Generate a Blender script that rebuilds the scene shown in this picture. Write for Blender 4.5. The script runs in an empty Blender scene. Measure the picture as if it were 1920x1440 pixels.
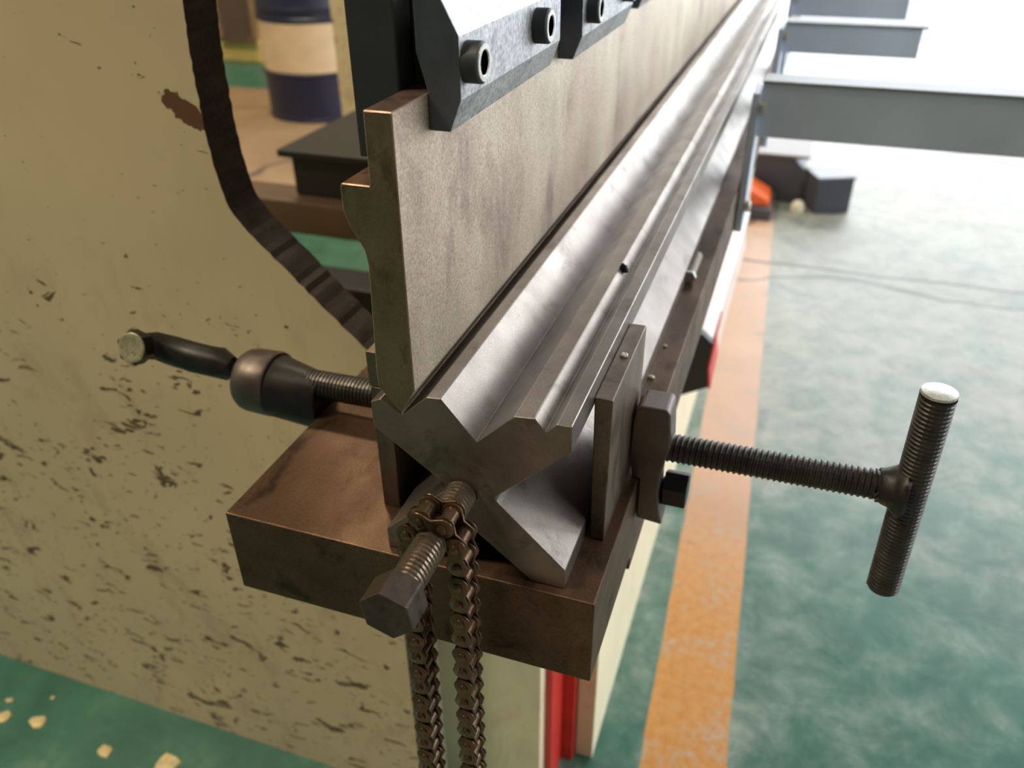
import bpy, bmesh, math, random
from mathutils import Vector, Matrix
random.seed(7)
sc = bpy.context.scene
C = bpy.context.collection

# ------------------------------------------------------------------ camera, world, lights
H = 0.78            # work table top above the floor; geometry below is written from the table top
S = 0.40            # camera above the table top
F = 1546.0          # focal length in pixels of the 1920 px wide frame
YAW, PIT, ROL = [math.radians(a) for a in (-19.48864, -32.16477, -0.6255)]
fw = Vector((math.sin(YAW)*math.cos(PIT), math.cos(YAW)*math.cos(PIT), math.sin(PIT)))
rt = Vector((math.cos(YAW), -math.sin(YAW), 0.0)); up = rt.cross(fw)
c_, s_ = math.cos(ROL), math.sin(ROL)
rt, up = rt*c_ + up*s_, up*c_ - rt*s_
cam_d = bpy.data.cameras.new('camera'); cam = bpy.data.objects.new('camera', cam_d); C.objects.link(cam)
M = Matrix((rt, up, -fw)).transposed().to_4x4(); M.translation = Vector((0, 0, S + H)); cam.matrix_world = M
cam_d.sensor_width = 36.0; cam_d.lens = F/1920*36.0; cam_d.clip_start = 0.01; cam_d.clip_end = 200
cam_d.dof.use_dof = True; cam_d.dof.focus_distance = 0.50; cam_d.dof.aperture_fstop = 7.0
sc.camera = cam

w = bpy.data.worlds.new('sky'); sc.world = w; w.use_nodes = True
bg = w.node_tree.nodes['Background']; bg.inputs[0].default_value = (0.90, 0.96, 1.0, 1); bg.inputs[1].default_value = 6.6

def area(name, loc, rot, sx, sy, power, col, portal=False):
    l = bpy.data.lights.new(name, 'AREA'); l.shape = 'RECTANGLE'; l.size = sx; l.size_y = sy
    l.energy = power; l.color = col
    if portal: l.cycles.is_portal = True
    o = bpy.data.objects.new(name, l); C.objects.link(o); o.location = loc; o.rotation_euler = rot
    return o
R90 = math.pi/2
DOOR = (-1.6, 6.2, 7.3, 4.6)        # x0, x1, y, height of the open hall door
WIN = (0.4, 6.6, 1.0, 4.2)          # y0, y1, z0, z1 of the window band in the right wall
area('door_daylight', ((DOOR[0]+DOOR[1])/2, DOOR[2]-0.02, DOOR[3]/2), (-R90, 0, 0), DOOR[1]-DOOR[0], DOOR[3], 1, (1, 1, 1), True)
area('window_daylight', (6.48, (WIN[0]+WIN[1])/2, (WIN[2]+WIN[3])/2), (0, R90, 0), WIN[3]-WIN[2], WIN[1]-WIN[0], 1, (1, 1, 1), True)
area('fill_light', (-3.2, -0.9, 5.2), (0, 0, 0), 1.4, 0.5, 235, (1.0, 0.86, 0.62))  # unseen warm lights added overhead as fill
area('fill_light', (-3.0, 3.6, 5.2), (0, 0, 0), 1.4, 0.5, 150, (1.0, 0.86, 0.62))
area('fill_light', (2.6, 0.4, 5.2), (0, 0, 0), 1.4, 0.5, 60, (1.0, 0.90, 0.72))
vs = sc.view_settings
vs.view_transform = 'Standard'; vs.look = 'None'; vs.exposure = 0.12; vs.gamma = 1.0; vs.use_curve_mapping = False
sc.cycles.use_denoising = True
sc.cycles.max_bounces = 8; sc.cycles.diffuse_bounces = 5

# ------------------------------------------------------------------ materials
def lin(c):
    r = []
    for v in c[:3]:
        v /= 255.0
        r.append(v/12.92 if v <= 0.04045 else ((v+0.055)/1.055)**2.4)
    return (*r, 1.0)
class NT:
    def __init__(s, name):
        s.m = bpy.data.materials.new(name); s.m.use_nodes = True
        s.t = s.m.node_tree; s.b = s.t.nodes['Principled BSDF']; s.o = s.t.nodes['Material Output']
        s.tc = s.t.nodes.new('ShaderNodeTexCoord')
    def n(s, kind, **kw):
        k = s.t.nodes.new(kind)
        for a, v in kw.items(): setattr(k, a, v)
        return k
    def l(s, a, b): s.t.links.new(a, b)
    def geo(s):
        g = s.n('ShaderNodeNewGeometry'); return g.outputs['Position']
    def mapped(s, scale=(1, 1, 1), rot=(0, 0, 0), world=False, loc=(0, 0, 0)):
        mp = s.n('ShaderNodeMapping'); mp.inputs['Scale'].default_value = scale; mp.inputs['Rotation'].default_value = rot
        mp.inputs['Location'].default_value = loc
        s.l(s.geo() if world else s.tc.outputs['Object'], mp.inputs[0]); return mp.outputs[0]
    def noise(s, vec, scale, detail=4, rough=0.55, dist=0.0):
        k = s.n('ShaderNodeTexNoise'); s.l(vec, k.inputs['Vector'])
        k.inputs['Scale'].default_value = scale; k.inputs['Detail'].default_value = detail
        k.inputs['Roughness'].default_value = rough; k.inputs['Distortion'].default_value = dist
        return k.outputs['Fac']
    def ramp(s, fac, stops):
        k = s.n('ShaderNodeValToRGB'); e = k.color_ramp.elements
        while len(e) < len(stops): e.new(0.5)
        for i, (p, c) in enumerate(stops):
            e[i].position = p; e[i].color = c if len(c) == 4 else (*c, 1)
        s.l(fac, k.inputs[0]); return k.outputs[0]
    def mix(s, fac, a, b):
        k = s.n('ShaderNodeMix', data_type='RGBA')
        for v, i in ((fac, 0), (a, 6), (b, 7)):
            if hasattr(v, 'node'): s.l(v, k.inputs[i])
            else: k.inputs[i].default_value = v
        return k.outputs[2]
    def math(s, op, a, b=0.0, clamp=False):
        k = s.n('ShaderNodeMath', operation=op); k.use_clamp = clamp
        for v, i in ((a, 0), (b, 1)):
            if hasattr(v, 'node'): s.l(v, k.inputs[i])
            else: k.inputs[i].default_value = v
        return k.outputs[0]
    def step(s, v, lo, hi):
        k = s.n('ShaderNodeMapRange'); k.interpolation_type = 'SMOOTHSTEP'
        s.l(v, k.inputs[0]); k.inputs[1].default_value = lo; k.inputs[2].default_value = hi
        return k.outputs[0]
    def bump(s, h, strength, dist=0.001):
        k = s.n('ShaderNodeBump'); k.inputs['Strength'].default_value = strength; k.inputs['Distance'].default_value = dist
        s.l(h, k.inputs['Height']); s.l(k.outputs[0], s.b.inputs['Normal'])
    def set(s, **kw):
        for a, v in kw.items():
            i = s.b.inputs[a.replace('_', ' ')]
            if hasattr(v, 'node'): s.l(v, i)
            else: i.default_value = v
BW0, BW1 = (0, 0, 0, 1), (1, 1, 1, 1)

def steel(name, a, b, c=None, scale=30, stretch=(1, 1, 1), metallic=0.6, rough=0.5, grain=0.3, gscale=900, bump=0.15, rvar=1.0):
    """worn steel: large blotches between two tints, a third tint in stains, fine grain"""
    k = NT(name); v = k.mapped(stretch)
    col = k.ramp(k.noise(v, scale, 5, 0.6), [(0.32, lin(a)), (0.68, lin(b))])
    if c is not None:
        col = k.mix(k.ramp(k.noise(v, scale*1.7, 6, 0.65, 0.4), [(0.55, BW0), (0.68, (.8, .8, .8, 1))]), col, lin(c))
    g = k.noise(k.mapped(), gscale, 2, 0.6)
    gm = k.ramp(g, [(0.3, (1-grain,)*3), (0.7, (1+0*grain,)*3)])
    mm = k.n('ShaderNodeMix', data_type='RGBA', blend_type='MULTIPLY'); mm.inputs[0].default_value = 1.0
    k.l(col, mm.inputs[6]); k.l(gm, mm.inputs[7])
    k.set(Base_Color=mm.outputs[2], Metallic=metallic)
    rr = k.ramp(k.noise(v, scale*2.3, 4), [(0.3, (rough-0.08*rvar,)*3), (0.7, (rough+0.12*rvar,)*3)])
    k.l(rr, k.b.inputs['Roughness']); k.bump(g, bump, 0.0004)
    return k.m
def plain(name, col, rough=0.5, metallic=0.0, var=0.12, scale=12, bump=0.05):
    k = NT(name); n = k.noise(k.mapped(), scale, 5)
    a = lin(col); lo = tuple(v*(1-var) for v in a[:3]); hi = tuple(min(1, v*(1+var)) for v in a[:3])
    k.set(Base_Color=k.ramp(n, [(0.3, lo), (0.7, hi)]), Roughness=rough, Metallic=metallic)
    k.bump(k.noise(k.mapped(), scale*20, 2), bump, 0.0005)
    return k.m

M_punch = steel('punch_steel', (186, 166, 150), (224, 210, 188), (160, 136, 128), scale=7, stretch=(1, 1.0, 0.55), metallic=0.80, rough=0.46, grain=0.42, gscale=620, bump=0.3)
M_dend = steel('die_end_lit_tone', (118, 102, 94), (142, 124, 112), (92, 76, 68), scale=24, metallic=0.6, rough=0.4, grain=0.15)  # die steel again, the end's light level put into its colour
M_die = steel('die_steel', (124, 113, 107), (150, 142, 134), (98, 85, 78), scale=16, metallic=0.90, rough=0.38, grain=0.22, gscale=900, bump=0.12, rvar=0.4)
M_table = steel('rusted_table_steel', (90, 68, 53), (120, 94, 75), (56, 41, 33), scale=13, stretch=(1, .6, 1), metallic=0.85, rough=0.50, grain=0.3, gscale=500, bump=0.18)
M_plate = steel('clamp_plate_steel', (102, 88, 78), (138, 120, 106), (84, 64, 54), scale=26, stretch=(1, 1, .4), metallic=0.85, rough=0.42, grain=0.25, bump=0.12)
M_bracket = steel('bracket_steel', (94, 84, 82), (122, 110, 104), (100, 78, 70), scale=22, metallic=0.75, rough=0.4, grain=0.15, bump=0.08)
M_black = steel('black_oxide_steel', (30, 28, 27), (48, 44, 41), scale=60, metallic=0.35, rough=0.42, grain=0.15, bump=0.06)
M_thread = steel('threaded_rod_steel', (84, 80, 76), (112, 106, 98), (78, 62, 50), scale=70, metallic=0.75, rough=0.34, grain=0.1, bump=0.05)
M_bolt = steel('bolt_steel', (106, 92, 80), (130, 114, 98), (84, 64, 50), scale=60, metallic=0.8, rough=0.32, grain=0.1, bump=0.05)
M_trod = steel('dark_threaded_rod', (60, 57, 55), (80, 76, 72), scale=70, metallic=0.7, rough=0.36, grain=0.1, bump=0.05)
M_bhead = steel('oily_bolt_head', (70, 58, 52), (92, 78, 70), (52, 42, 38), scale=60, metallic=0.7, rough=0.38, grain=0.15)
M_silver = steel('cut_silver_steel', (196, 194, 188), (222, 220, 214), (150, 146, 138), scale=160, metallic=0.6, rough=0.38, grain=0.25, bump=0.25)
M_head = steel('worn_galvanised_head', (176, 170, 138), (206, 200, 170), (116, 108, 84), scale=150, metallic=0.5, rough=0.45, grain=0.3, bump=0.3)
M_chain = steel('oily_chain_steel', (92, 72, 56), (118, 93, 70), (84, 54, 44), scale=90, metallic=0.75, rough=0.30, grain=0.2, bump=0.08)
M_clamp = steel('clamp_block_steel', (172, 174, 178), (198, 199, 200), (146, 146, 148), scale=24, metallic=0.72, rough=0.45, grain=0.5, gscale=380, bump=0.2)
M_clampshade = steel('shaded_clamp_end', (84, 90, 102), (104, 110, 122), scale=20, metallic=0.6, rough=0.42, grain=0.12)  # clamp steel again, darkened: shade on the end faces put into the colour
M_pend = steel('shaded_punch_end', (136, 108, 92), (160, 132, 114), (108, 82, 70), scale=30, stretch=(1, 1, .5), metallic=0.85, rough=0.42, grain=0.2)  # punch steel again, darker and browner: shade of its end painted in
M_ram = steel('ram_dark_steel', (48, 51, 56), (62, 65, 70), scale=9, metallic=0.25, rough=0.5, grain=0.15)
M_arm = plain('grey_arm_paint', (208, 220, 242), 0.45, 0.1, 0.10, 8)
M_armtop = plain('bare_arm_edge', (150, 152, 156), 0.5, 0.2)
M_red = plain('red_paint', (206, 52, 46), 0.42, 0.0, 0.12, 14)
M_blackpaint = plain('black_plastic', (22, 23, 26), 0.55)
M_orange = plain('orange_plastic', (232, 104, 52), 0.45)
M_dbox = plain('dark_grey_box', (70, 72, 82), 0.55, 0, .1)
M_navy = plain('navy_drum_paint', (26, 33, 60), 0.35, 0.0, 0.15, 6)
M_band = plain('cream_drum_band', (214, 190, 158), 0.5, 0.0, 0.10, 9)
M_yellow = plain('yellow_kerb_paint', (214, 186, 112), 0.6, 0.0, 0.12, 4)
M_wall = plain('brown_wall_paint', (150, 122, 92), 0.8, 0.0, 0.12, 1.5)
M_wall2 = plain('grey_wall_paint', (168, 164, 152), 0.85, 0.0, 0.08, 1.0)
M_backwall = plain('dark_back_wall', (84, 80, 74), 0.9)
M_post = plain('post_paint', (88, 70, 58), 0.6)
M_ceil = plain('roof_sheet', (150, 152, 150), 0.7)
M_chipw = plain('white_flake', (232, 226, 206), 0.6, 0.0, 0.15, 60)
M_flake = plain('cream_flake', (222, 200, 150), 0.7, 0.0, 0.25, 50)
M_pale = plain('pale_pink_cover', (232, 206, 196), 0.4, 0.0, 0.12, 9)
M_ground = plain('outdoor_concrete', (200, 200, 208), 0.8, 0.0, 0.1, .6)
M_glass = NT('window_glass'); M_glass.set(Base_Color=(1, 1, 1, 1), Roughness=0.0, Transmission_Weight=1.0, IOR=1.02); M_glass = M_glass.m

def paint(name, base, dirt, chips=True):
    k = NT(name); p = k.mapped(world=True)
    sx = k.n('ShaderNodeSeparateXYZ'); k.l(k.geo(), sx.inputs[0]); z = sx.outputs[2]
    col = k.ramp(k.noise(p, 3.0, 5, 0.6), [(0.3, lin(tuple(v*0.93 for v in base))), (0.7, lin(base))])
    low = k.step(z, H+0.28, H-0.30)                       # paint takes more knocks near the floor
    # dirty smears
    sm = k.ramp(k.noise(k.mapped((14, 14, 8), world=True), 1.0, 6, 0.7, 0.6), [(0.52, BW0), (0.72, (1, 1, 1, 1))])
    col = k.mix(k.math('MULTIPLY', k.math('MULTIPLY', sm, low), 0.38), col, lin(dirt))
    if chips:
        tilt = (0, math.radians(14), 0)
        n1 = k.noise(k.mapped((26, 26, 62), tilt, True), 1.0, 3, 0.6, 0.8)
        n2 = k.noise(k.mapped((8, 8, 9), world=True, loc=(3, 1, 7)), 1.0, 2, 0.5)
        th = k.math('ADD', k.math('MULTIPLY', low, 0.105), k.math('MULTIPLY', n2, 0.22))
        v = k.math('ADD', n1, th)
        c1 = k.step(v, 0.826, 0.852)
        n3 = k.noise(k.mapped((70, 70, 150), tilt, True), 1.0, 2, 0.5, 0.5)
        c2 = k.step(k.math('ADD', n3, k.math('MULTIPLY', th, 0.8)), 0.838, 0.868)
        c1 = k.math('MAXIMUM', c1, k.math('MULTIPLY', c2, 0.85))
        col = k.mix(k.math('MULTIPLY', c1, 0.92), col, lin((86, 56, 32)))
        # one big flaked-off patch beside the throat
        dx = k.math('SUBTRACT', sx.outputs[0], -0.536); dz = k.math('SUBTRACT', z, H+0.212)
        u = k.math('ADD', k.math('MULTIPLY', dx, 0.80), k.math('MULTIPLY', dz, -0.60))
        t = k.math('ADD', k.math('MULTIPLY', dx, 0.60), k.math('MULTIPLY', dz, 0.80))
        d = k.math('SQRT', k.math('ADD', k.math('POWER', k.math('DIVIDE', u, 0.034), 2.0), k.math('POWER', k.math('DIVIDE', t, 0.0125), 2.0)))
        d = k.math('ADD', d, k.math('MULTIPLY', k.math('SUBTRACT', k.noise(k.mapped(world=True), 60, 4, 0.6), 0.5), 1.7))
        col = k.mix(k.step(d, 0.86, 0.80), col, lin((112, 74, 54)))
        k.bump(c1, 0.25, 0.0006)
    k.set(Base_Color=col, Roughness=0.36)
    return k.m
M_frame = paint('cream_machine_paint', (230, 206, 170), (126, 88, 56))
M_bed = paint('pale_cream_paint', (250, 240, 208), (190, 160, 120), chips=False)
M_cut = steel('flame_cut_edge', (56, 46, 39), (78, 66, 55), (44, 37, 32), scale=40, stretch=(1, .25, 1), metallic=0.1, rough=0.7, grain=0.4, gscale=260, bump=0.5)

def floor_mat():
    k = NT('worn_green_epoxy_floor'); p = k.geo()
    sx = k.n('ShaderNodeSeparateXYZ'); k.l(p, sx.inputs[0]); x, y = sx.outputs[0], sx.outputs[1]
    big = k.noise(p, 1.6, 6, 0.62, 0.4); fine = k.noise(p, 9.0, 6, 0.7, 0.3); vf = k.noise(p, 60.0, 4, 0.7)
    green = k.ramp(fine, [(0.3, lin((40, 88, 74))), (0.7, lin((66, 122, 104)))])
    bare = k.ramp(fine, [(0.3, lin((136, 134, 128))), (0.7, lin((176, 174, 166)))])
    # gangway paint worn off by traffic; unseen floor behind bared to cut green bounce
    lane = k.math('MAXIMUM', k.math('MULTIPLY', k.step(y, 1.0, 2.6), k.step(x, -0.6, 0.0)), k.math('MULTIPLY', k.step(y, 0.2, -0.6), k.step(x, -0.9, -0.3)))
    wear = k.math('ADD', k.math('ADD', k.math('MULTIPLY', big, 0.55), k.math('MULTIPLY', fine, 0.45)), k.math('SUBTRACT', k.math('MULTIPLY', lane, 0.20), k.math('MULTIPLY', k.step(x, -0.45, -0.65), 0.13)))
    wm = k.math('MULTIPLY', k.step(wear, 0.42, 0.73), 0.95)
    col = k.mix(wm, green, bare)
    # brown, bare screed behind the machine and a green band along the far wall
    tan = k.ramp(big, [(0.35, lin((140, 116, 92))), (0.65, lin((162, 136, 106)))])
    tm = k.math('MULTIPLY', k.step(y, 2.62, 2.70), k.step(x, -0.95, -1.15))
    tm = k.math('MULTIPLY', tm, k.step(y, 4.62, 4.55))
    col = k.mix(tm, col, tan)
    # yellow line
    cx = k.math('ADD', k.math('MULTIPLY', k.math('SUBTRACT', y, 0.80), -0.043), -0.0115)
    d = k.math('ABSOLUTE', k.math('SUBTRACT', x, cx))
    d = k.math('ADD', d, k.math('MULTIPLY', k.math('SUBTRACT', fine, 0.5), 0.012))
    lm = k.math('MULTIPLY', k.step(d, 0.067, 0.063), k.step(y, 3.9, 3.1))
    lw = k.step(k.math('ADD', k.math('MULTIPLY', vf, 0.5), k.math('MULTIPLY', fine, 0.5)), 0.62, 0.50)
    lcol = k.ramp(vf, [(0.3, lin((190, 126, 56))), (0.7, lin((210, 150, 80)))])
    lcol = k.mix(k.math('MULTIPLY', k.step(y, 1.05, 1.75), 0.72), lcol, lin((206, 172, 156)))
    col = k.mix(lm, col, k.mix(k.math('ADD', k.math('MULTIPLY', lw, 0.55), 0.45), bare, lcol))
    # dark scuffs and dirt
    sc_ = k.ramp(k.noise(k.mapped((2.2, 4.5, 1), (0, 0, .2), True), 2.0, 7, 0.75, 0.8), [(0.60, BW0), (0.72, (.55, .55, .55, 1))])
    col = k.mix(sc_, col, lin((92, 84, 76)))
    # hairline cracks
    vo = k.n('ShaderNodeTexVoronoi', feature='DISTANCE_TO_EDGE'); vo.inputs['Scale'].default_value = 0.62
    wob = k.n('ShaderNodeVectorMath', operation='ADD'); nz = k.n('ShaderNodeTexNoise'); nz.inputs['Scale'].default_value = 2.4
    k.l(p, nz.inputs['Vector']); k.l(p, wob.inputs[0])
    sv = k.n('ShaderNodeVectorMath', operation='SCALE'); sv.inputs['Scale'].default_value = 0.35; k.l(nz.outputs['Color'], sv.inputs[0]); k.l(sv.outputs[0], wob.inputs[1])
    k.l(wob.outputs[0], vo.inputs['Vector'])
    cm = k.math('MULTIPLY', k.step(vo.outputs['Distance'], 0.011, 0.002), k.step(y, 2.2, 2.8))
    # a saw-cut joint crosses the gangway
    jy = k.math('ABSOLUTE', k.math('SUBTRACT', y, k.math('ADD', 2.80, k.math('MULTIPLY', k.math('SUBTRACT', big, .5), .10))))
    jm = k.math('MULTIPLY', k.step(jy, 0.014, 0.006), k.step(x, -0.3, -0.2))
    cm = k.math('MAXIMUM', k.math('MULTIPLY', cm, 0.8), k.math('MULTIPLY', jm, .8))
    col = k.mix(cm, col, lin((74, 70, 66)))
    col = k.mix(k.step(y, 7.38, 7.42), col, lin((98, 98, 112)))     # asphalt yard beyond the door
    k.set(Base_Color=col)
    k.l(k.ramp(wear, [(0.35, (.36,)*3), (0.7, (.55,)*3)]), k.b.inputs['Roughness'])
    k.bump(k.math('SUBTRACT', k.noise(p, 30, 4), cm), 0.12, 0.003)
    return k.m
M_floor = floor_mat()

# ------------------------------------------------------------------ mesh helpers (all in table-top coordinates, z is lifted by H)
def world_loc(o):
    v = Vector((0, 0, 0))
    while o is not None: v += o.location; o = o.parent
    return v
def put(name, geo, mat, parent=None, bevel=0.0, smooth=False, segs=2, lift=True, base=None):
    V, Fc = geo
    V = [Vector(v) + Vector((0, 0, H if lift else 0)) for v in V]
    if parent is None:
        org = base if base is not None else Vector(((min(v.x for v in V)+max(v.x for v in V))/2, (min(v.y for v in V)+max(v.y for v in V))/2, min(v.z for v in V)))
    else: org = world_loc(parent)
    me = bpy.data.meshes.new(name); me.from_pydata([v-org for v in V], [], Fc); me.update()
    bm = bmesh.new(); bm.from_mesh(me); bmesh.ops.recalc_face_normals(bm, faces=bm.faces); bm.to_mesh(me); bm.free()
    mats = mat if isinstance(mat, (list, tuple)) else [mat]
    for m in mats: me.materials.append(m)
    o = bpy.data.objects.new(name, me); C.objects.link(o)
    if parent is None: o.location = org
    else: o.parent = parent
    if smooth:
        for f in me.polygons: f.use_smooth = True
        me.set_sharp_from_angle(angle=math.radians(38))
    if bevel:
        b = o.modifiers.new('edge', 'BEVEL'); b.width = bevel; b.segments = segs; b.limit_method = 'ANGLE'; b.angle_limit = math.radians(30)
        b.harden_normals = False
    return o
def thing(name, label, cat, loc, group=None):
    o = bpy.data.objects.new(name, None); C.objects.link(o); o.empty_display_size = 0.02
    o.location = Vector(loc) + Vector((0, 0, H)); tag(o, label, cat, group); return o
def tag(o, label, cat, group=None):
    o['label'] = label; o['category'] = cat
    if group: o['group'] = group
    return o
def struct(o): o['kind'] = 'structure'; return o
def merge(*gs):
    V, Fc = [], []
    for v, f in gs:
        k = len(V); V += list(v); Fc += [[i+k for i in q] for q in f]
    return V, Fc
def box(x0, x1, y0, y1, z0, z1):
    V = [(x, y, z) for x in (x0, x1) for y in (y0, y1) for z in (z0, z1)]
    return V, [[0, 1, 3, 2], [4, 6, 7, 5], [0, 4, 5, 1], [2, 3, 7, 6], [0, 2, 6, 4], [1, 5, 7, 3]]
def prism(prof, y0, y1, off=None):
    """XZ outline swept along Y"""
    n = len(prof)
    V = [(x, y0, z) for x, z in prof] + [((x, y1, z) if off is None else (x+off[0], y1, z+off[1])) for x, z in prof]
    return V, [list(range(n)), list(range(2*n-1, n-1, -1))] + [[i, (i+1) % n, n+(i+1) % n, n+i] for i in range(n)]
def frame_of(d):
    d = Vector(d).normalized(); a = Vector((0, 0, 1)) if abs(d.z) < 0.9 else Vector((0, 1, 0))
    u = d.cross(a).normalized(); return d, u, u.cross(d).normalized()
def lathe(p0, axis, prof, seg=32, ph=0.0):
    """prof: list of (distance along the axis, radius)"""
    d, u, v = frame_of(axis); p0 = Vector(p0); V, Fc = [], []
    for t, r in prof:
        for i in range(seg):
            a = 2*math.pi*i/seg+ph; V.append(p0 + d*t + (u*math.cos(a)+v*math.sin(a))*r)
    for k in range(len(prof)-1):
        for i in range(seg):
            j = (i+1) % seg; Fc.append([k*seg+i, k*seg+j, (k+1)*seg+j, (k+1)*seg+i])
    Fc += [list(range(seg)), list(range((len(prof)-1)*seg, len(prof)*seg))]
    return V, Fc
def tube(path, radii, seg=20):
    V, Fc = [], []; n = len(path); P = [Vector(p) for p in path]
    prev = None
    for i in range(n):
        d = (P[min(i+1, n-1)]-P[max(i-1, 0)]).normalized()
        if prev is None: _, u, v = frame_of(d)
        else: u = (prev - d*prev.dot(d)).normalized(); v = d.cross(u)
        prev = u
        r = radii[i] if isinstance(radii, (list, tuple)) else radii
        for k in range(seg):
            a = 2*math.pi*k/seg; V.append(P[i]+(u*math.cos(a)+v*math.sin(a))*r)
    for i in range(n-1):
        for k in range(seg):
            j = (k+1) % seg; Fc.append([i*seg+k, i*seg+j, (i+1)*seg+j, (i+1)*seg+k])
    return V, Fc+[list(range(seg)), list(range((n-1)*seg, n*seg))]
def thread(p0, p1, r, pitch, depth=None, seg=22):
    """a real helical V thread between two points"""
    p0, p1 = Vector(p0), Vector(p1); d, u, v = frame_of(p1-p0); L = (p1-p0).length
    depth = depth or pitch*0.45; n = int(L/pitch*seg); V, Fc = [], []
    for i in range(n+1):
        a = 2*math.pi*i/seg; q = u*math.cos(a)+v*math.sin(a); t = i*pitch/seg
        V.append(p0+d*max(0, min(L, t-pitch/2))+q*(r-depth)); V.append(p0+d*max(0, min(L, t-pitch*.08))+q*r); V.append(p0+d*max(0, min(L, t+pitch*.08))+q*r)
    for i in range(n):
        Fc.append([3*i, 3*i+1, 3*i+4, 3*i+3]); Fc.append([3*i+1, 3*i+2, 3*i+5, 3*i+4])
        if i+seg+1 <= n: Fc.append([3*i+2, 3*(i+seg), 3*(i+seg)+3, 3*i+5])
    return merge((V, Fc), lathe(p0+d*pitch*.3, d, [(0, r-depth*.6), (L-pitch*.6, r-depth*.6)], seg))
def hexa(p0, axis, af, t, chamfer=True, ph=0.0):
    r = af/math.sqrt(3)
    g = lathe(p0, axis, [(0, r), (t, r)], 6, ph)
    return g
def obj_hex(name, p0, axis, af, t, mat, parent, ph=0.0, recess=0.0):
    return put(name, hexa(p0, axis, af, t, ph=ph), mat, parent, bevel=af*0.035)

# ------------------------------------------------------------------ the hall
XL, XR, YB, CEIL = -6.5, 6.5, -4.5, 5.6
o = struct(put('floor', ([(XL, YB, 0), (XR, YB, 0), (XR, 11.5, 0), (XL, 11.5, 0), (XL, YB, -.2), (XR, YB, -.2), (XR, 11.5, -.2), (XL, 11.5, -.2)],
    [[0, 1, 2, 3], [7, 6, 5, 4], [0, 4, 5, 1], [1, 5, 6, 2], [2, 6, 7, 3], [3, 7, 4, 0]]), M_floor, lift=False))
def wb(name, x0, x1, y0, y1, z0, z1, m): return struct(put(name, box(x0, x1, y0, y1, z0, z1), m, lift=False))
struct(put('ground_outside', box(-30, 30, 11.5, 60, -.25, -.05), M_ground, lift=False))
wb('wall_left', XL-.2, XL, YB, 7.4, 0, CEIL, M_wall2)
wb('wall_back', XL, XR, YB-.2, YB, 0, CEIL, M_backwall)
wb('ceiling', XL, XR, YB, 7.5, CEIL, CEIL+.15, M_ceil)
wb('wall_partition', XL, -1.6, 5.33, 5.53, 0, CEIL, M_wall)
wb('wall_return', -1.8, -1.6, 5.53, 7.4, 0, CEIL, M_wall2)
wb('wall_lintel', -1.8, XR, 7.3, 7.5, DOOR[3], CEIL, M_wall2)
wb('wall_door_pier', DOOR[1], XR, 7.3, 7.5, 0, DOOR[3], M_wall2)
wr = struct(put('wall_right', merge(box(XR, XR+.2, YB, WIN[0], 0, CEIL), box(XR, XR+.2, WIN[0], WIN[1], 0, WIN[2]), box(XR, XR+.2, WIN[0], WIN[1], WIN[3], CEIL), box(XR, XR+.2, WIN[1], 7.5, 0, CEIL)), M_wall2, lift=False))
w1 = struct(put('window_1', merge(box(XR+.05, XR+.13, WIN[0], WIN[0]+.07, WIN[2], WIN[3]), box(XR+.05, XR+.13, WIN[1]-.07, WIN[1], WIN[2], WIN[3]),
    box(XR+.05, XR+.13, WIN[0]+.07, WIN[1]-.07, WIN[2], WIN[2]+.07), box(XR+.05, XR+.13, WIN[0]+.07, WIN[1]-.07, WIN[3]-.07, WIN[3])), M_post, lift=False))
for i in range(1, 5):
    yy = WIN[0] + (WIN[1]-WIN[0])*i/5
    put('mullion', box(XR+.06, XR+.12, yy-.03, yy+.03, WIN[2]+.07, WIN[3]-.07), M_post, w1, lift=False)
struct(put('baseboard_partition', box(XL, -1.6, 5.27, 5.33, 0, .145), M_yellow, lift=False, bevel=.01))
tag(put('steel_post', merge(box(-3.97, -3.80, 5.20, 5.27, .15, 3.2), box(-4.03, -3.74, 5.19, 5.27, .15, .165)), M_post, lift=False), 'dark brown steel post standing on the yellow kerb at the brown wall', 'post')
for x, y, wh in ((-3.2, -0.9, 'in front of the side frame'), (-3.0, 3.6, 'over the blue drum'), (2.6, 0.4, 'over the green gangway')):
    tag(put('fill_lamp_housing', merge(box(x-.75, x+.75, y-.30, y+.30, 5.26, 5.34), box(x-.5, x-.48, y-.01, y+.01, 5.34, CEIL), box(x+.48, x+.5, y-.01, y+.01, 5.34, CEIL)), M_armtop, lift=False), 'long unseen lamp added under the hall roof for fill light '+wh, 'lamp', 'added fill lamps')  # housings for the added fill lights, out of view

# ------------------------------------------------------------------ press brake
TX, TL, TF, YEND = -0.0751, -0.3540, 0.3657, 3.30
YF = 0.6290
pb = thing('press_brake', 'cream painted press brake with chipped side frame and rusty steel work table', 'press brake', (-0.6, 1.6, -H))
def rough_edge(pts, step=0.006, amp=0.0009):
    out = []
    for a, b in zip(pts[:-1], pts[1:]):
        a, b = Vector(a), Vector(b); n = max(1, int((b-a).length/step)); nn = Vector((-(b-a).y, (b-a).x)).normalized()
        for i in range(n): out.append(tuple(a+(b-a)*(i/n)+nn*random.uniform(-amp, amp)))
    return out+[pts[-1]]
throat = [(-0.371, -0.060), (-0.371, -0.016), (-0.3969, 0.0088), (-0.439, 0.0494), (-0.482, 0.0910), (-0.4977, 0.1061), (-0.5060, 0.1170), (-0.5115, 0.1300), (-0.5160, 0.1560), (-0.5185, 0.1843), (-0.5190, 0.25), (-0.5140, 0.31), (-0.50, 0.52), (-0.46, 0.58), (-0.40, 0.60)]
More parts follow.
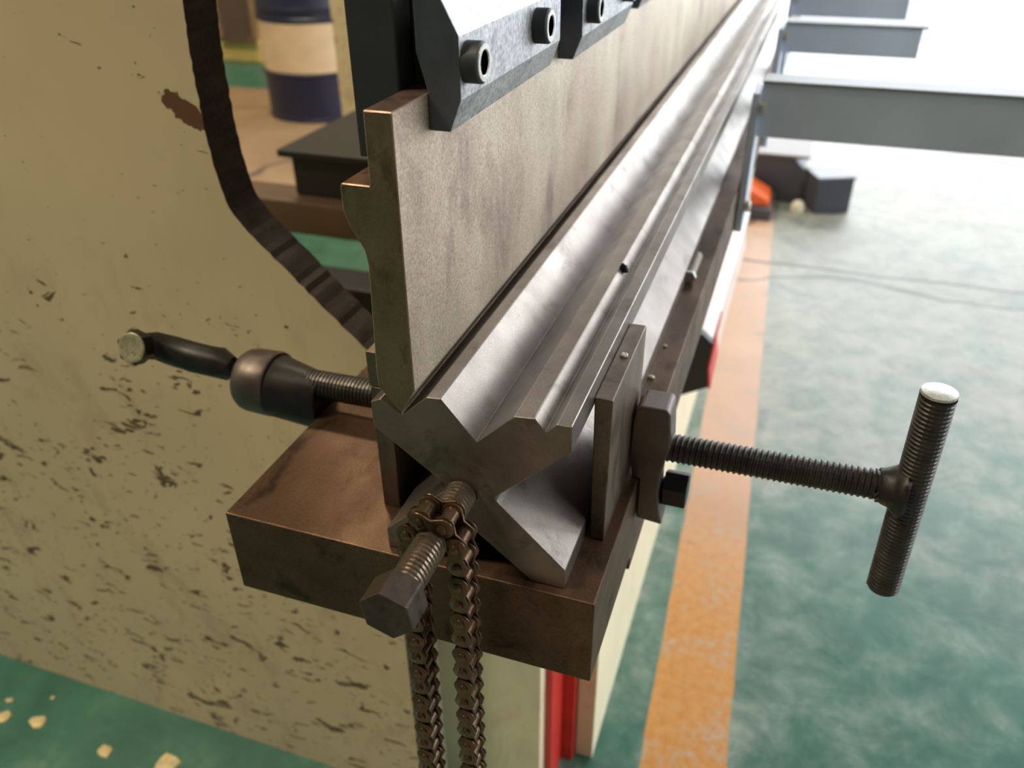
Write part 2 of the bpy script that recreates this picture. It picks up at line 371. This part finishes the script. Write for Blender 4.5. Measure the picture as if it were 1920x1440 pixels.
prof = [(-1.75, -H), (-0.371, -H)] + rough_edge(throat) + [(-0.30, 0.60), (-0.30, 1.55), (-1.55, 1.55), (-1.75, 1.35)]
V, Fc = prism(prof, YF, YF+0.045)
fr = put('side_frame', (V, Fc), [M_frame, M_cut], pb)
for f in fr.data.polygons:
    if abs(f.normal.y) < 0.5 and f.center.x + world_loc(pb).x > -0.60: f.material_index = 1
put('side_frame', prism(prof, 2.95, 2.995), [M_frame], pb)
tb = put('work_table', box(TL, TX, TF, YEND, -0.0750, 0), M_table, pb, bevel=0.0012)
put('mounting_pad', box(TX-.012, TX+.0005, 0.492, 0.60, -0.0880, -0.0752), M_table, pb, bevel=.001)
put('bed_body', box(-0.352, -0.2045, 0.678, 2.94, -H, -0.0755), M_bed, pb, bevel=.002)
put('bed_front_plate', box(-0.1755, -0.148, 0.772, 3.1, -H, -0.0755), M_bed, pb, bevel=.0012)
rs = put('edge_strip', merge(box(-0.2040, -0.1945, 0.700, 0.790, -H, -0.0755), box(-0.1945, -0.1765, 0.758, 0.771, -H, -0.0755)), M_red, pb, bevel=.0008)
rs['label'] = 'red painted corner strip'
put('strip_screw', lathe((-0.1850, 0.758, -0.245), (0, -1, 0), [(0, .004), (.002, .004), (.003, .002)], 12), M_black, rs)
# front cover hanging on the bed plate
cv = thing('front_cover', 'pale sheet metal cover with dark open end painted black and red edge on the bed front', 'cover', (-0.12, 1.33, -0.45))
cp = [(-0.147, -0.452), (-0.088, -0.418), (-0.094, -0.377), (-0.0904, -0.326), (-0.106, -0.312), (-0.126, -0.303), (-0.147, -0.299)]
put('shell', prism(cp, 1.345, 2.02), M_pale, cv, bevel=.002)
put('dark_opening', prism([(x*0.999, z) for x, z in cp], 1.328, 1.3445), M_blackpaint, cv)  # solid black panel stands in for the dark inside of the open end
put('edge_band', prism([(-0.0865, -0.420), (-0.0825, -0.418), (-0.0885, -0.377), (-0.0850, -0.324), (-0.0890, -0.3255), (-0.0925, -0.377)], 1.326, 1.46, (-.003, 0)), M_red, cv)
cv2 = put('hose_guard', tube([(-0.130, 2.06, -0.30), (-0.130, 2.2, -0.285), (-0.130, 2.5, -0.275), (-0.130, 2.75, -0.275)], .017, 14), M_chipw, None, smooth=True)
tag(cv2, 'white round hose guard fixed along the bed front beyond the pale cover', 'pipe')
# back gauge seen through the throat
bgz = thing('back_gauge', 'black back gauge carriage on brown cross beams behind the punch', 'back gauge', (-0.8, 1.6, -0.3))
put('carriage', box(-1.028, -0.68, 1.50, 1.88, -0.207, -0.122), M_blackpaint, bgz, bevel=.004)
put('lid', box(-1.052, -0.66, 1.485, 1.90, -0.122, -0.106), M_blackpaint, bgz, bevel=.003)
put('cross_beam', box(-1.45, -0.3525, 1.46, 1.56, -0.283, -0.2075), plain('brown_beam', (98, 78, 58), .5), bgz, bevel=.006)
put('cross_beam', box(-1.10, -0.3525, 1.27, 1.36, -0.405, -0.295), M_blackpaint, bgz, bevel=.006)
put('lead_screw', lathe((-0.86, 1.16, -0.345), (0, 1, 0), [(0, .02), (.11, .02)], 16), M_black, bgz, smooth=True)
put('support_leg', merge(box(-1.40, -1.32, 1.47, 1.55, -H, -.283)), M_blackpaint, bgz)

# ------------------------------------------------------------------ die and punch
def U(l): return [(a*S, b*S) for a, b in l]
lift = lambda q: [(x, z+.0004) for x, z in q]
die_prof = lift(U([(-.243, 0), (-.243, .040), (-.352, .147), (-.3585, .1545), (-.3590, .1620), (-.352, .1695), (-.239, .2776), (-.2400, .3230), (-.2620, .3225), (-.2795, .3040), (-.2960, .3255), (-.3265, .3225), (-.3885, .2620), (-.4435, .3290), (-.4660, .3270), (-.5095, .2860), (-.5450, .3080), (-.5620, .3000), (-.5620, .2530), (-.4500, .1690), (-.4440, .1620), (-.4450, .1540), (-.5600, .0400), (-.5600, 0), (-.505, 0), (-.4015, .085), (-.300, 0)]))
DY = 0.3727
die = tag(put('press_brake_die', prism(die_prof, DY, 3.25), [M_die, M_dend], bevel=.0005, segs=1), 'long grey steel die with X shaped end and V grooves clamped on the table', 'die')
for f in die.data.polygons:
    if abs(f.normal.y) > .9: f.material_index = 1
pun_prof = lift(U([(-.4828, .743), (-.523, .743), (-.5238, .648), (-.5248, .6455), (-.5665, .6455), (-.5685, .640), (-.5685, .606), (-.5620, .586), (-.5520, .570), (-.5425, .553), (-.5395, .532), (-.5400, .500), (-.5455, .356), (-.5440, .330), (-.5130, .2915), (-.5080, .2915), (-.4842, .334)]))
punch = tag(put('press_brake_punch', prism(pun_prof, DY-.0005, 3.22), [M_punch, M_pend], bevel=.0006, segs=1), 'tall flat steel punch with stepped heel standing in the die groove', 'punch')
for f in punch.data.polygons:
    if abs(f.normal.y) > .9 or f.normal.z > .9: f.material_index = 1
rh = thing('tool_holder', 'dark steel tool holder resting on the punch heel below the ram', 'tool holder', (-0.222, 1.7, 0.2585))
put('holder_block', box(-0.2385, -0.2100, 0.416, 3.2, 0.2590, 0.62), M_ram, rh, bevel=.001)
put('wear_strip', box(-0.2098, -0.1990, 0.452, 3.2, 0.318, 0.62), M_ram, rh, bevel=.001)
put('stop_bar', box(-0.2098, -0.2045, 0.436, 0.450, 0.2978, 0.62), M_ram, rh, bevel=.0008)
put('ram_plate', box(-0.245, -0.16, 0.42, 3.2, 0.62, 1.3), M_frame, rh, bevel=.002)
cl_prof = [(-0.1931, 0.2776), (-0.1808, 0.2776), (-0.1738, 0.2950), (-0.1738, 0.3265), (-0.1845, 0.3470), (-0.1985, 0.3470), (-0.1985, 0.3178), (-0.1931, 0.2982)]
ORD = ['nearest the open end of the punch', 'second along the punch', 'third along the punch', 'fourth along the punch', 'fifth along the punch']
yy = 0.4155
for i in range(5):
    L = 0.188; L = 0.186; cy = yy + L/2
    dz = (0, -0.0075, -0.003, 0, 0)[i]
    cl = thing('punch_clamp', 'grey steel punch clamp with two round screws, '+ORD[i], 'clamp', (-0.185, cy, 0.2776+dz), 'punch clamps')
    cb = put('clamp_block', prism([(x, z+dz) for x, z in cl_prof], yy, yy+L), [M_clamp, M_clampshade], cl, bevel=.0007)
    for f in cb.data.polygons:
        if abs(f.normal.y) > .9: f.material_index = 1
    for sy in ((yy+0.0105, yy+0.1310) if i == 0 else (yy+0.020, yy+0.145)):
        zz = 0.3125+dz
        scw = put('socket_screw', lathe((-0.1737, sy, zz), (1, 0, 0), [(0, .0108), (.0085, .0108), (.0095, .0098), (.0095, .0064), (.0040, .0060), (.0038, .001)], 28), M_ram, cl, smooth=True)
        put('screw_rim', lathe((-0.1737+.0094, sy, zz), (1, 0, 0), [(0, .0098), (.0006, .0094), (.0006, .0068), (0, .0062)], 28), M_silver, scw, smooth=True)
    yy += 0.2475
# ------------------------------------------------------------------ clamping plates either side of the die
tag(put('clamp_plate', prism([(-.0935, .0002), (-.0838, .0002), (-.0835, .1172), (-.0955, .1172)], .4245, .530), M_plate, bevel=.0008), 'upright steel plate pressed against the die by the T handle screw', 'plate')
tag(put('clamp_plate', merge(prism([(-.2475, .0002), (-.2340, .0002), (-.2340, .103), (-.2475, .103)], .412, .512), ), M_plate, bevel=.0008), 'upright steel plate beside the die under the punch, pushed by the bent bolt', 'plate')
tag(put('set_block', prism([(-.2485, .1035), (-.2260, .1035), (-.2260, .1215), (-.2320, .1300), (-.2485, .1300)], .4125, .440), M_plate, bevel=.0008), 'small notched steel block lying on the plate beneath the punch', 'block')

# ------------------------------------------------------------------ T handle screw in its bracket, on the table front
BY = 0.5004
tb1 = thing('t_handle_clamp', 'black T handle threaded clamp screw in curved steel bracket on the table front', 'clamp', (-.068, BY+.02, -.041))
arc = [(-.0537-.0055*math.sin(math.pi*t), -.0408+.0735*t) for t in [i/10 for i in range(11)]]
bp = [(-.0745, -.0385)] + arc + [(-.0545, .046), (-.0560, .0635), (-.0585, .0665), (-.0780, .0665), (-.0815, .0620), (-.0830, .0480), (-.0835, .020), (-.0800, .0010), (-.0748, .0006)]
put('bracket', prism(bp, BY, BY+.026), M_bracket, tb1, bevel=.0015)
RZ = 0.0255; RY = BY+.013
def sc_at(px, y, z): return (px*y/BY, y, z)
sp = put('screw', thread((-.0838, RY, RZ), (.0930, RY, RZ+.0020), .0112, .0041), M_trod, tb1, smooth=False)
hx = 0.1135
hd = put('cross_bar', thread((hx+.0010, RY, -.0660), (hx-.0020, RY, .1085), .0117, .0034, depth=.0011), M_trod, sp, smooth=False)
put('bar_end', lathe((hx-.0020, RY, .1080), (-.0010/.0595, 0, 1), [(0, .0114), (.0018, .0112), (.0022, .0104)], 28), M_silver, sp, smooth=True)
wl = []
rnd = random.Random(3)
for i in range(9):
    t = i/8; wl.append((.0890+.0205*t, RY, RZ+.002))
wv, wf = tube(wl, [.0114, .0120, .0126, .0134, .0146, .0166, .0190, .0205, .0190], 22)
wv = [Vector(v)+Vector([rnd.uniform(-.0008, .0008) for _ in range(3)]) for v in wv]
wl_o = put('weld_bead', (wv, wf), M_black, sp, smooth=True)
hb = obj_hex('hex_bolt', (-.0570, .520, -.0175), (1, 0, 0), .0265, .0185, M_black, tb1, ph=math.pi/6)
put('bolt_shank', lathe((-.0760, .520, -.0175), (1, 0, 0), [(0, .008), (.019, .008)], 16), M_black, hb)

# ------------------------------------------------------------------ bent bolt screw in its collar bracket, rear of the table
LZ = 0.0240; LY = 0.512
tb2 = thing('bent_bolt_clamp', 'round collar bracket with threaded clamp screw turned by a bent hex bolt', 'clamp', (-.39, LY, -.02))
put('collar', lathe((-.4335, LY, LZ-.009), (1, 0, 0), [(0, .0205), (.002, .0250), (.006, .0275), (.012, .0285), (.033, .0292), (.0350, .0282)], 40), M_bracket, tb2, smooth=True)
# horn from collar to table side tapering to the screw; bracket's shading painted black
hv, hf, seg = [], [], 28
for t in [i/9 for i in range(10)]:
    x = -.4010 + .0465*t
    ztop = LZ+.0178-(.0085)*t**0.8; zbot = LZ-.0370-.0095*t
    zc, rz, ry = (ztop+zbot)/2, (ztop-zbot)/2, .0290-.010*t
    for k in range(seg):
        a = 2*math.pi*k/seg; hv.append((x, LY+ry*math.cos(a), zc+rz*math.sin(a)))
for i in range(9):
    for k in range(seg): hf.append([i*seg+k, i*seg+(k+1) % seg, (i+1)*seg+(k+1) % seg, (i+1)*seg+k])
hf += [list(range(seg)), list(range(9*seg, 10*seg))]
put('horn', (hv, hf), M_black, tb2, smooth=True)
ls = put('screw', thread((-.3740, LY, LZ-.001), (-.2480, LY, LZ+.001), .0124, .0034), M_trod, tb2)
hp = [(-.4320, LY, LZ-.004), (-.4460, LY, LZ-.001), (-.4600, LY, LZ+.002), (-.4840, LY-.001, LZ+.004), (-.5040, LY-.003, LZ+.008), (-.5170, LY-.009, LZ+.014), (-.5220, LY-.022, LZ+.0190)]
hr = [.0105, .0112, .0142, .0138, .0132, .0122, .0112]
hv2, hf2 = tube(hp, hr, 20); hv2 = [Vector(v)+Vector([rnd.uniform(-.0009, .0009) for _ in range(3)]) for v in hv2]
put('bent_handle', (hv2, hf2), M_black, ls, smooth=True)
bh = put('hex_head', hexa((-.5222, LY-.020, LZ+.0185), (.06, -.92, .38), .0275, .0125, ph=.3), M_black, ls, bevel=.0012)
hdv = Vector((.06, -.92, .38)).normalized()
put('head_face', lathe(Vector((-.5222, LY-.020, LZ+.0185))+hdv*.0124, hdv, [(0, .0136), (.0008, .0128), (.0010, .0100), (.0007, .009)], 28), M_head, bh, smooth=True)

# ------------------------------------------------------------------ bolt in the die end with the chain hanging on it
bx, bz = -.1657, .0640
eb = thing('die_end_bolt', 'long threaded hex bolt screwed into the X shaped die end', 'bolt', (bx, .33, bz-.0095))
put('shank', thread((bx, .2835, bz), (bx, DY-.0002, bz), .0102, .0033), M_bolt, eb)
hh = put('hex_head', hexa((bx, .2840, bz), (0, -1, 0), .0290, .0200, ph=math.radians(20)), M_bhead, eb, bevel=.001)
PIT_, CHY = .0155, .3325
Rr = .0155
ch = thing('roller_chain', 'oily brown roller chain loop hanging over the die end bolt', 'chain', (bx, CHY, bz-.30))
def link_mesh(width, th, pins):
    """figure-eight side plates at +-width, along local Z from 0 to pitch, pins along Y"""
    out = []
    r = .0071; n = 9; w_ = .0043
    prof = [(r*math.cos(a), PIT_+r*math.sin(a)) for a in [math.pi*i/n for i in range(n+1)]]
    prof += [(-w_, PIT_/2)] + [(r*math.cos(a), r*math.sin(a)) for a in [math.pi+math.pi*i/n for i in range(n+1)]] + [(w_, PIT_/2)]
    for s in (-1, 1):
        y0, y1 = sorted((s*width, s*(width+th))); n_p = len(prof); e = th*0.38
        def ins(q): return [(x*(1-e/r), (z if abs(z-PIT_/2) < .1e-3 else z*(1-2*e/PIT_)+e)) for x, z in q]
        V = []
        for y, q in ((y0, ins(prof)), (y0+e, prof), (y1-e, prof), (y1, ins(prof))): V += [(x, y, z) for x, z in q]
        Fc = [list(range(n_p)), list(range(3*n_p, 4*n_p))]+[[l*n_p+i, l*n_p+(i+1) % n_p, (l+1)*n_p+(i+1) % n_p, (l+1)*n_p+i] for l in range(3) for i in range(n_p)]
        out.append((V, Fc))
    for zz in (0, PIT_):
        if pins:
            out.append(lathe((0, -width-th-.0020, zz), (0, 1, 0), [(0, .0018), (.0008, .0031), (2*(width+th)+.0032, .0031), (2*(width+th)+.0040, .0018)], 14))
        else:
            out.append(lathe((0, -width, zz), (0, 1, 0), [(0, .0050), (2*width, .0050)], 14))
    return merge(*out)
def raw_mesh(name, g, mat):
    me = bpy.data.meshes.new(name); me.from_pydata([tuple(v) for v in g[0]], [], g[1]); me.update()
    bm = bmesh.new(); bm.from_mesh(me); bmesh.ops.recalc_face_normals(bm, faces=bm.faces); bm.to_mesh(me); bm.free()
    me.materials.append(mat)
    for f in me.polygons: f.use_smooth = True
    me.set_sharp_from_angle(angle=math.radians(50)); return me
mo = raw_mesh('outer_link', link_mesh(.0080, .0019, True), M_chain); mi = raw_mesh('inner_link', link_mesh(.0054, .0019, False), M_chain)
def chain_pt(s):
    """arc-length walk round the loop: up the left strand, over the bolt, down the right"""
    Ls = .262; arcL = math.pi*Rr; tot = 2*Ls+2*arcL; s %= tot
    sway = lambda z: (-.003*(bz-z)/.26)
    if s < Ls: z = bz-Ls+s; return Vector((bx-Rr-.001+sway(z), CHY, z))
    s -= Ls
    if s < arcL: a = math.pi-s/Rr; return Vector((bx+Rr*math.cos(a)-.0005, CHY, bz+Rr*math.sin(a)))
    s -= arcL
    if s < Ls: z = bz-s; return Vector((bx+Rr+sway(z)*.3, CHY, z))
    s -= Ls; a = -s/Rr
    return Vector((bx+Rr*math.cos(a)-.002, CHY, bz-Ls+Rr*math.sin(a)))
pts = []; n_l = 40; tot = 2*.262+2*math.pi*Rr
for i in range(n_l): pts.append(chain_pt(i*tot/n_l))
org = world_loc(ch)
for i in range(n_l):
    a, b = pts[i], pts[(i+1) % n_l]
    o = bpy.data.objects.new('outer_link' if i % 2 == 0 else 'inner_link', mo if i % 2 == 0 else mi); C.objects.link(o); o.parent = ch
    d = (b-a).normalized(); yv = Vector((0, 1, 0)); xv = yv.cross(d).normalized()
    Mx = Matrix((xv, yv, d)).transposed().to_4x4(); Mx.translation = a + Vector((0, 0, H)) - org
    sc_m = Matrix.Diagonal((1, 1, (b-a).length/PIT_, 1)); o.matrix_local = Mx @ sc_m

# ------------------------------------------------------------------ sheet support arms along the table front
def arm(label, y, x1, ztop, hgt, yth=.05, zt1=None):
    a = thing('support_arm', label, 'support arm', (TX, y+yth/2, ztop-hgt), 'sheet support arms')
    put('arm_beam', box(TX+.012, x1, y, y+yth, ztop-hgt, ztop-.004), M_arm, a, bevel=.0015)
    put('top_strip', box(TX+.012, x1+.008, y-.002, y+yth, ztop-.004, ztop), M_armtop, a, bevel=.0008)
    put('mounting_plate', box(TX+.001, TX+.012, y-.012, y+yth+.012, -.07, ztop-hgt*.2), M_arm, a, bevel=.0015)
    for zz in (ztop-hgt*.45, -.03):
        put('plate_bolt', lathe((TX+.0121, y-.006, zz), (1, 0, 0), [(0, .009), (.006, .009), (.008, .006)], 14), M_silver, a, smooth=True)
    return a
arm('long grey steel sheet support arm, first along the table front', 1.228, 1.15, .1470, .077)
arm('short grey steel sheet support arm, second along the table front', 1.690, .168, .1560, .053)
arm('short bluish grey steel support arm, third along the table front', 2.010, .162, .1850, .064)

# ------------------------------------------------------------------ things on the hall floor
dr = thing('steel_drum', 'navy blue steel drum with a cream band standing on the hall floor', 'drum', (-2.62, 4.22, -H))
DX, DYY, DR = -2.62, 4.22, .292
put('drum_body', lathe((DX, DYY, -H), (0, 0, 1), [(0, DR-.006), (.004, DR+.004), (.016, DR+.004), (.02, DR), (.235, DR), (.242, DR+.010), (.25, DR+.010), (.257, DR)], 64), M_navy, dr, smooth=True)
put('drum_band', lathe((DX, DYY, -H), (0, 0, 1), [(.257, DR), (.50, DR)], 64), M_band, dr, smooth=True)
put('drum_body', lathe((DX, DYY, -H), (0, 0, 1), [(.50, DR), (.507, DR), (.513, DR+.009), (.523, DR+.009), (.53, DR), (.56, DR), (.57, DR+.004), (.58, DR), (.87, DR), (.875, DR+.006), (.89, DR+.006), (.89, DR-.012), (.875, DR-.014)], 64), M_navy, dr, smooth=True)
fb = thing('floor_box', 'larger dark box with sloped front on the floor beside the orange pedal', 'box', (-.06, 3.56, -H))
put('box_body', prism([(-.175, -H), (.035, -H), (.035, -H+.14), (-.02, -H+.185), (-.175, -H+.185)], 3.44, 3.70), M_dbox, fb, bevel=.006)
put('box_lid', box(-.18, .045, 3.43, 3.71, -H+.1855, -H+.197), plain('brown_grey_lid', (120, 110, 110), .5), fb, bevel=.003)
fs = thing('floor_box', 'smaller dark grey cube shaped box standing clear on the pale floor', 'box', (.13, 3.42, -H))
ca, sa = math.cos(math.radians(24)), math.sin(math.radians(24))
def rotz(g, cx, cy): return [Vector((cx+(v[0]-cx)*ca-(v[1]-cy)*sa, cy+(v[0]-cx)*sa+(v[1]-cy)*ca, v[2])) for v in g[0]], g[1]
put('box_body', rotz(box(.06, .205, 3.36, 3.50, -H, -H+.135), .13, 3.42), M_dbox, fs, bevel=.005)
put('box_lid', rotz(box(.057, .208, 3.357, 3.503, -H+.1352, -H+.145), .13, 3.42), plain('lid_grey', (104, 106, 116), .45), fs, bevel=.003)
fp = thing('foot_pedal', 'orange topped foot pedal on the floor in front of the larger dark box', 'foot pedal', (-.14, 3.30, -H))
put('pedal_guard', prism([(-.205, -H+.045), (-.075, -H+.045), (-.085, -H+.07), (-.185, -H+.12), (-.205, -H+.12)], 3.24, 3.40), M_orange, fp, bevel=.006)
put('pedal_base', box(-.21, -.065, 3.20, 3.42, -H, -H+.0448), M_dbox, fp, bevel=.005)
tag(put('paper_ball', lathe((.03, 3.36, -H), (0, 0, 1), [(0, .026), (.02, .028), (.035, .02), (.042, .008)], 18), M_chipw, smooth=True), 'small white crumpled ball on the floor between the two dark boxes', 'paper')

# ------------------------------------------------------------------ loose bits
def flake(name, p, r, mat, label, cat, group, th=.004, seed=0):
    q = random.Random(seed); n = 9; V = []
    for lay, (zz, sc2) in enumerate(((0, 1.0), (th*.6, .92), (th, .55))):
        for i in range(n):
            a = 2*math.pi*i/n; rr = r*(0.55+0.6*q.random()) if lay == 0 else None
            if lay == 0: V.append([p[0]+rr*math.cos(a), p[1]+rr*math.sin(a)*.7, p[2]])
            else: b = V[i]; V.append([p[0]+(b[0]-p[0])*sc2, p[1]+(b[1]-p[1])*sc2, p[2]+zz*(.7+.5*q.random())])
    Fc = [list(range(n)), list(range(2*n, 3*n))]+[[l*n+i, l*n+(i+1) % n, (l+1)*n+(i+1) % n, (l+1)*n+i] for l in (0, 1) for i in range(n)]
    return tag(put(name, (V, Fc), mat), label, cat, group)
FA, FB, FC = 'medium cream paint flake lying alone on the green floor by the frame foot', 'tiny cream paint crumb on the green floor close to the frame foot', 'ragged cream paint flake lying next to the largest flake on the green floor'
FL = [FA, FA, FA, 'largest ragged cream paint flake on the green floor by the frame foot', FC, FB, FB, FC]
for i, (x, y, r) in enumerate([(-1.0219, .5416, .018), (-1.085, .5324, .017), (-.8798, .5343, .017), (-.7705, .548, .026), (-.745, .525, .02), (-1.0326, .5865, .006), (-1.0984, .5586, .008), (-.80, .52, .018)]):
    flake('paint_flake', (x, y, -H+.0003), r, M_flake, FL[i], 'flake', 'paint flakes by the frame foot', .004, i+11)
for i, (x, y, z, r) in enumerate([(-.0945, .650, .0003, .0038), (-.0935, .618, .0003, .0030), (-.0925, .712, .0003, .0024)]):
    flake('metal_chip', (x, y, z), r, M_chipw, 'tiny bright chip lying on the table beside the die', 'chip', 'bright chips beside the die', .002, i+40)
flake('metal_chip', (-.0895, .482, .1174), .0036, M_chipw, 'tiny bright chip lying on top of the upright clamp plate', 'chip', None, .002, 60)
flake('metal_burr', (-.1155, .594, .1272), .0042, M_black, 'dark metal burr stuck on the narrow die ridge', 'burr', None, .006, 61)
LB = .045
lb = thing('loose_bolt', 'small bright threaded bolt lying in the corner beside the die', 'bolt', (-.0915, .86, .0))
put('shank', thread((-.0935, .825+LB, .0062), (-.0935, .885+LB, .0062), .0058, .0036), M_silver, lb)
put('hex_head', hexa((-.0935, .825+LB, .0066), (0, -1, 0), .0130, .006), M_silver, lb, bevel=.0006)
